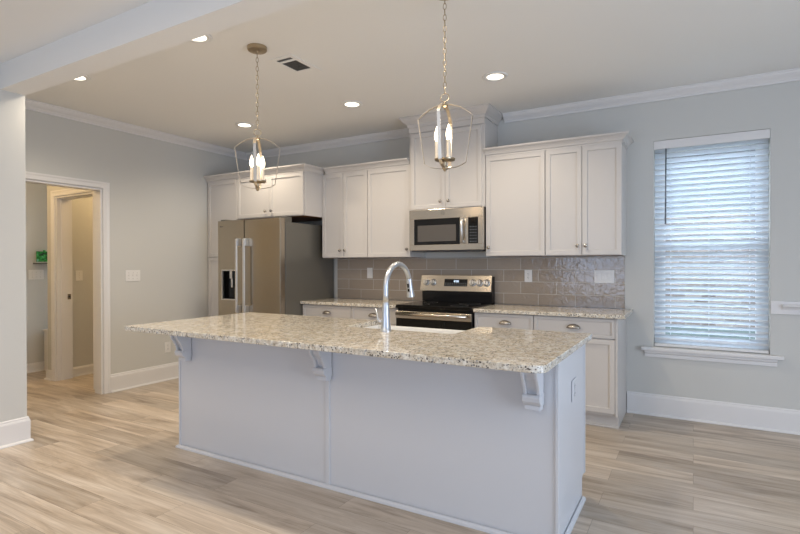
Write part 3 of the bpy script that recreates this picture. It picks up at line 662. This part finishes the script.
# farmhouse sink
sk = thing('farmhouse_sink', 'white apron-front sink set into the back edge of the island', 'sink', (-1.5785, 2.9, .65))
SX0, SX1, SY0, SY1, SZ0, SZ1 = -1.979, -1.179, 2.674, 3.106, .650, .8875
bm = bmesh.new()
def rect(x0, x1, y0, y1, z): return [bm.verts.new(p) for p in ((x0, y0, z), (x1, y0, z), (x1, y1, z), (x0, y1, z))]
Rg = [rect(SX0, SX1, SY0, SY1, SZ0), rect(SX0, SX1, SY0, SY1, SZ1), rect(SX0+.022, SX1-.022, SY0+.022, SY1-.022, SZ1), rect(SX0+.030, SX1-.030, SY0+.030, SY1-.026, SZ0+.022)]
for A, D in zip(Rg, Rg[1:]):
    for k in range(4): bm.faces.new((A[k], A[(k+1) % 4], D[(k+1) % 4], D[k]))
bm.faces.new(Rg[0][::-1]); bm.faces.new(Rg[-1])
obj('basin', bm, m_sink, sk, .006, seg=3)
obj('drain', lathe([(.045, .0005), (.045, .003), (.036, .004), (.030, .002), (0, .002)], (-1.579, 2.92, .6725), 'Z', 24), m_chrome, sk, smooth=True)

# faucet
fx, fy = -1.602, 2.612
fa = thing('faucet', 'tall brushed pull-down gooseneck faucet standing on the island worktop', 'faucet', (fx, fy, IZ))
bm = lathe([(.034, .0005), (.034, .008), (.031, .012), (.0285, .035), (.0255, .075), (.0230, .115), (.0210, .155), (.0195, .162), (.0175, .172)], (fx, fy, IZ), 'Z', 28)
bd = obj('body', bm, m_chrome, fa); smooth_by_angle(bd, 35)
R = .150; path = [(fx, fy, IZ+.165), (fx, fy, IZ+.22)]
zA = 1.322-.150
for y, z in arc(fy+R, zA, R, 180, 22, 18): path.append((fx, y, z))
path2 = [p for p in path]
obj('spout', tube(path2, .0165, 18), m_chrome, fa, smooth=True)
e = Vector(path2[-1]); dirv = Vector((0, .20, -1)).normalized()
hp = [e + dirv*s_ for s_ in (0, .006, .02, .07, .118, .122)]
sh = obj('spray_head', tube(hp, [.0170, .0185, .0190, .0215, .0265, .023], 20), m_chrome, fa, smooth=True); smooth_by_angle(sh, 40)
side = Vector((0, -dirv.z, dirv.y))
bm = bmesh.new()
for s0, s1 in ((.030, .056), (.062, .088)):
    vs = []
    for o_ in (.014, .0225):
        for a, s_ in ((-.007, s0), (.007, s0), (.007, s1), (-.007, s1)):
            vs.append(bm.verts.new(e + dirv*s_ + Vector((a, 0, 0)) + Vector((0, -1, -.2)).normalized()*o_))
    for q in ((3,2,1,0),(4,5,6,7),(0,1,5,4),(1,2,6,5),(2,3,7,6),(3,0,4,7)): bm.faces.new([vs[i] for i in q])
obj('spray_button', bm, m_blackp, sh, .001)
lv = obj('lever_handle', tube([(fx-.018, fy, IZ+.055), (fx-.045, fy, IZ+.058), (fx-.055, fy-.002, IZ+.072), (fx-.066, fy-.006, IZ+.135)], [.0125, .0115, .0075, .0045], 14), m_chrome, fa, smooth=True)

# ------------------------------------------------------------ outlets and switches
def plate(name, label, cat, c, nv, w_, h_, kind, n, group=None, mp=m_plate):
    """c: centre on the wall surface; nv: outward normal; kind toggle/rocker/outlet"""
    rz = math.atan2(nv[1], nv[0]) + PI/2
    t = thing(name, label, cat, c, rz, group)
    o = obj('plate', B(-w_/2, w_/2, -.0065, -.0008, -h_/2, h_/2), mp, t, .0025, local=True)
    for k in range(n):
        x = (k-(n-1)/2)*.046
        if kind == 'toggle':
            obj('toggle', boxes((x-.0045, x+.0045, -.0140, -.0067, -.004, .012)), mp, t, .001, local=True)
        elif kind == 'rocker':
            obj('rocker', boxes((x-.0165, x+.0165, -.0095, -.0067, -.033, .033)), mp, t, .001, local=True)
        else:
            for z in (-.0195, .0195):
                s_ = obj('socket', lathe([(.0165, -.0067), (.0165, -.0090), (0, -.0090)], (x, 0, z), 'Y', 20), mp, t, local=True)
                obj('socket_slots', boxes((x-.008, x-.005, -.0094, -.0091, z-.002, z+.007), (x+.005, x+.008, -.0094, -.0091, z-.002, z+.006), (x-.002, x+.002, -.0094, -.0091, z-.011, z-.007)), m_slot, s_, local=True)
    for zz in ((-.03, .03) if kind == 'toggle' else ((0,) if kind == 'outlet' else ())):
        for k in range(n):
            x = (k-(n-1)/2)*.046; obj('screw', lathe([(.0025, -.0066), (.0025, -.0072), (0, -.0074)], (x, 0, zz), 'Y', 10), m_nickel, t, local=True)
    return t
plate('light_switch', 'white triple toggle switch plate on the left wall, right of the doorway', 'switch', (XL, 3.322, 1.205), (1, 0, 0), .168, .120, 'toggle', 3)
plate('wall_outlet', 'low white outlet on the left wall, seen under the island worktop corner', 'outlet', (XL, 3.737, .378), (1, 0, 0), .075, .120, 'outlet', 1)
plate('light_switch', 'white rocker switch on the tile between refrigerator and range', 'switch', (-3.243, bsY, 1.222), (0, -1, 0), .075, .122, 'rocker', 1)
plate('wall_outlet', 'white outlet on the tile just right of the range', 'outlet', (-1.396, bsY, 1.205), (0, -1, 0), .075, .120, 'outlet', 1)
plate('light_switch', 'wide white switch plate at the right end of the backsplash', 'switch', (-.703, bsY, 1.205), (0, -1, 0), .172, .120, 'rocker', 3)
plate('wall_outlet', 'white outlet on the right side panel of the island', 'outlet', (BX1+.0003, 2.745, .668), (1, 0, 0), .110, .110, 'outlet', 1, None, m_isl)
m_tanp = m_plate
plate('light_switch', 'triple toggle switch plate on the far hall wall under the small shelf', 'switch', (HX, 3.236, 1.204), (1, 0, 0), .170, .120, 'toggle', 3)
plate('light_switch', 'single toggle switch on the wall inside the closet doorway', 'switch', (-6.359, 3.366, 1.196), (1, 0, 0), .078, .120, 'toggle', 1)

# hall shelf, picture and bench
sf = thing('wall_shelf', 'short thin dark-edged ledge on the far hall wall above the switch plate', 'shelf', (HX+.0005, 3.36, 1.345))
obj('ledge', B(HX+.0005, HX+.10, 3.200, 3.52, 1.352, 1.362), m_trim, sf, .001)
obj('dark_rail', B(HX+.0005, HX+.098, 3.202, 3.518, 1.338, 1.3518), m_slot, sf)
pc = thing('leaf_picture', 'small green leaf-patterned picture resting on the hall ledge', 'picture', (HX+.05, 3.36, 1.3625))
obj('print', B(HX+.035, HX+.050, 3.222, 3.50, 1.3625, 1.492), m_leaf, pc)
obj('hanger', B(HX+.035, HX+.050, 3.30, 3.32, 1.4922, 1.508), m_leaf, pc)
bh = thing('hall_bench', 'pale painted built-in bench end at the far side of the hall', 'bench', (-6.9, 3.9, 0))
obj('bench_top', B(HX+.032, -6.55, 3.285, 4.6, .495, .520), m_trim, bh, .003)
obj('bench_side', B(HX+.034, -6.57, 3.305, 3.330, .001, .4945), m_trim, bh, .002)
obj('bench_side', B(HX+.034, -6.57, 4.55, 4.575, .001, .4945), m_trim, bh, .002)

# ------------------------------------------------------------ ceiling vent
vt = thing('ceiling_vent', 'rectangular white ceiling vent with dark louvres beside the left pendant canopy', 'vent', (-2.565, 2.93, ZC))
VX0, VX1, VY0, VY1 = -2.675, -2.462, 2.745, 3.095
ix0, ix1 = VX0+.035, VX1-.040
obj('flange', boxes((VX0, ix0, VY0, VY1, ZC-.006, ZC-.0005), (ix1, VX1, VY0, VY1, ZC-.006, ZC-.0005), (ix0, ix1, VY0, VY0+.035, ZC-.006, ZC-.0005), (ix0, ix1, VY1-.085, VY1, ZC-.006, ZC-.0005), (ix0, ix1, VY0+.07, VY0+.095, ZC-.006, ZC-.0005)), m_ceil, vt, .001)
obj('duct', B(ix0, ix1, VY0+.035, VY1-.085, ZC-.0015, ZC-.0008), m_vent, vt)
bm = bmesh.new(); y = VY0+.101
while y < VY1-.09:
    prism([(y, ZC-.005), (y+.001, ZC-.005), (y+.006, ZC-.0018), (y+.005, ZC-.0018)], 'X', ix0, ix1, bm); y += .012
for y in (VY0+.042, VY0+.054): prism([(y, ZC-.005), (y+.001, ZC-.005), (y+.006, ZC-.0018), (y+.005, ZC-.0018)], 'X', ix0, ix1, bm)
obj('louvres', bm, m_vent, vt)

# ------------------------------------------------------------ recessed lights (each with its lamp)
spots = [(-4.225, 2.222, 'recessed ceiling light nearest the doorway, half hidden by the beam'), (-2.805, 2.222, 'recessed ceiling light half hidden by the beam, left of the left pendant canopy'),
         (-4.140, 3.885, 'recessed ceiling light above the refrigerator, farthest left behind the beam'), (-2.745, 3.885, 'recessed ceiling light between the two pendants, in front of the microwave cabinet'),
         (-1.362, 3.885, 'recessed ceiling light right of the right pendant'), (-1.385, 2.222, 'recessed ceiling light above the camera side of the island')]
proto = None
for k, (x, y, lab) in enumerate(spots):
    if proto is None:
        proto = thing('recessed_light', lab, 'ceiling light', (x, y, ZC), 0, 'round recessed ceiling lights')
        o1 = obj('trim_ring', lathe([(.100, -.0005), (.100, -.005), (.094, -.009), (.066, -.007), (.066, -.0005)], (0, 0, 0), 'Z', 36), m_white, proto, local=True, smooth=True)
        o2 = obj('lens', lathe([(.0655, -.0010), (.0655, -.0055), (0, -.0065)], (0, 0, 0), 'Z', 32), m_led, proto, local=True)
        parts = [o1, o2]; t = proto
    else:
        t = proto.copy(); C.objects.link(t); t.location = (x, y, ZC); t['label'] = lab
        for q in parts: c = q.copy(); C.objects.link(c); c.parent = t
    l = bpy.data.lights.new('recessed_lamp', 'SPOT'); l.energy = 56; l.color = (1, .87, .69); l.spot_size = math.radians(150); l.spot_blend = .8; l.shadow_soft_size = .07
    o = bpy.data.objects.new('recessed_lamp', l); C.objects.link(o); o.location = (x, y, ZC-.02)
# hall and closet lamps
for x, y, z, e_ in ((-6.2, 2.1, 2.5, 19), (-5.85, 4.0, 2.5, 15)):
    l = bpy.data.lights.new('hall_lamp', 'POINT'); l.energy = e_; l.color = (1, .70, .36); l.shadow_soft_size = .12
    o = bpy.data.objects.new('hall_lamp', l); C.objects.link(o); o.location = (x, y, z)

# ------------------------------------------------------------ pendants
def pendant(x, y, rz, label):
    t = thing('pendant_light', label, 'pendant light', (x, y, ZC), rz, 'champagne lantern pendants over the island')
    zt, zb = 2.184-ZC, 1.838-ZC     # lantern top hub and bottom
    o = obj('canopy', lathe([(.066, -.0005), (.066, -.020), (.060, -.027), (.012, -.029), (.010, -.045), (0, -.047)], (0, 0, 0), 'Z', 32), m_brass, t, local=True); smooth_by_angle(o, 40)
    # chain
    bm = bmesh.new(); z = -.043; i = 0; zend = zt+.066
    nl = int(round((z-zend)/.0300)); pitch = (z-zend)/nl
    for i in range(nl):
        zc_ = z - pitch*(i+.5); pts = []
        for k in range(16):
            a = 2*PI*k/16; u = .0085*math.cos(a); v = (pitch/2+.0025)*math.sin(a)
            pts.append((u, 0, zc_+v) if i % 2 else (0, u, zc_+v))
        tube(pts, .0019, 6, bm, closed=True)
    obj('chain', bm, m_brass, t, local=True, smooth=True)
    bm = bmesh.new(); tube([(.0235*math.cos(2*PI*k/24), .004*math.sin(2*PI*k/24), zt+.0425+.0235*math.sin(2*PI*k/24)) for k in range(24)], .0024, 8, bm, closed=True)
    obj('hanging_ring', bm, m_brass, t, local=True, smooth=True)
    obj('top_hub', lathe([(.005, zt+.021), (.007, zt+.012), (.017, zt+.008), (.017, zt-.006), (.006, zt-.012), (.006, zt-.020), (0, zt-.020)], (0, 0, 0), 'Z', 20), m_brass, t, local=True)
    # four flat straps
    sp_ = [(.010, zt+.004)] + [(r, zt+.004-.068*(r/.15)**2.2) for r in (.035, .06, .085, .11, .13, .1495)] + [(.151, zt-.067), (.116, zb+.036), (.114, zb+.032), (.085, zb+.016), (.05, zb+.008), (.010, zb+.004)]
    for q in range(4):
        ang = q*PI/2; bm = bmesh.new(); rows = []; hw = .0090; th = .0024
        er = Vector((math.cos(ang), math.sin(ang), 0)); et = Vector((-math.sin(ang), math.cos(ang), 0))
        for j, (r, z) in enumerate(sp_):
            a = sp_[max(j-1, 0)]; c = sp_[min(j+1, len(sp_)-1)]; d_ = Vector((c[0]-a[0], c[1]-a[1])).normalized(); nn = Vector((d_.y, -d_.x))
            rows.append([bm.verts.new(er*(r+nn.x*o_) + Vector((0, 0, z+nn.y*o_)) + et*s_) for s_, o_ in ((-hw, -th/2), (hw, -th/2), (hw, th/2), (-hw, th/2))])
        for A, D in zip(rows, rows[1:]):
            for k in range(4): bm.faces.new((A[k], A[(k+1) % 4], D[(k+1) % 4], D[k]))
        bm.faces.new(rows[0][::-1]); bm.faces.new(rows[-1])
        obj('strap', bm, m_strap, t, local=True)
    # cluster of three candles
    zp = zb+.052
    o = obj('candle_plate', lathe([(.003, zb-.012), (.008, zb-.010), (.010, zb-.003), (.016, zb+.002), (.016, zb+.012), (.009, zb+.018), (.010, zp-.014), (.030, zp-.008), (.054, zp-.005), (.057, zp), (.057, zp+.004), (0, zp+.004)], (0, 0, 0), 'Z', 28), m_brass, t, local=True); smooth_by_angle(o, 40)
    for q in range(3):
        a = q*2*PI/3 + math.radians(172); cx, cy = .043*math.cos(a - rz + math.radians(30)), .043*math.sin(a - rz + math.radians(30))
        o = obj('candle_socket', lathe([(.014, zp+.0045), (.014, zp+.012), (.0105, zp+.013), (.0105, zp+.098), (0, zp+.098)], (cx, cy, 0), 'Z', 16), m_candle, t, local=True); smooth_by_angle(o, 40)
        obj('bulb', lathe([(.006, zp+.0985), (.012, zp+.110), (.0155, zp+.124), (.0145, zp+.140), (.009, zp+.162), (.003, zp+.180), (0, zp+.186)], (cx, cy, 0), 'Z', 16), m_bulb, o, local=True, smooth=True)
    l = bpy.data.lights.new('pendant_lamp', 'POINT'); l.energy = .8; l.color = (1, .80, .58); l.shadow_soft_size = .05
    o = bpy.data.objects.new('pendant_lamp', l); C.objects.link(o); o.location = (x, y, ZC+zp+.20)
pendant(-1.172, 2.530, math.radians(12), 'champagne lantern pendant nearer the camera, hanging over the right half of the island')
pendant(-2.588, 2.545, math.radians(38), 'champagne lantern pendant farther left, hanging over the left half of the island')
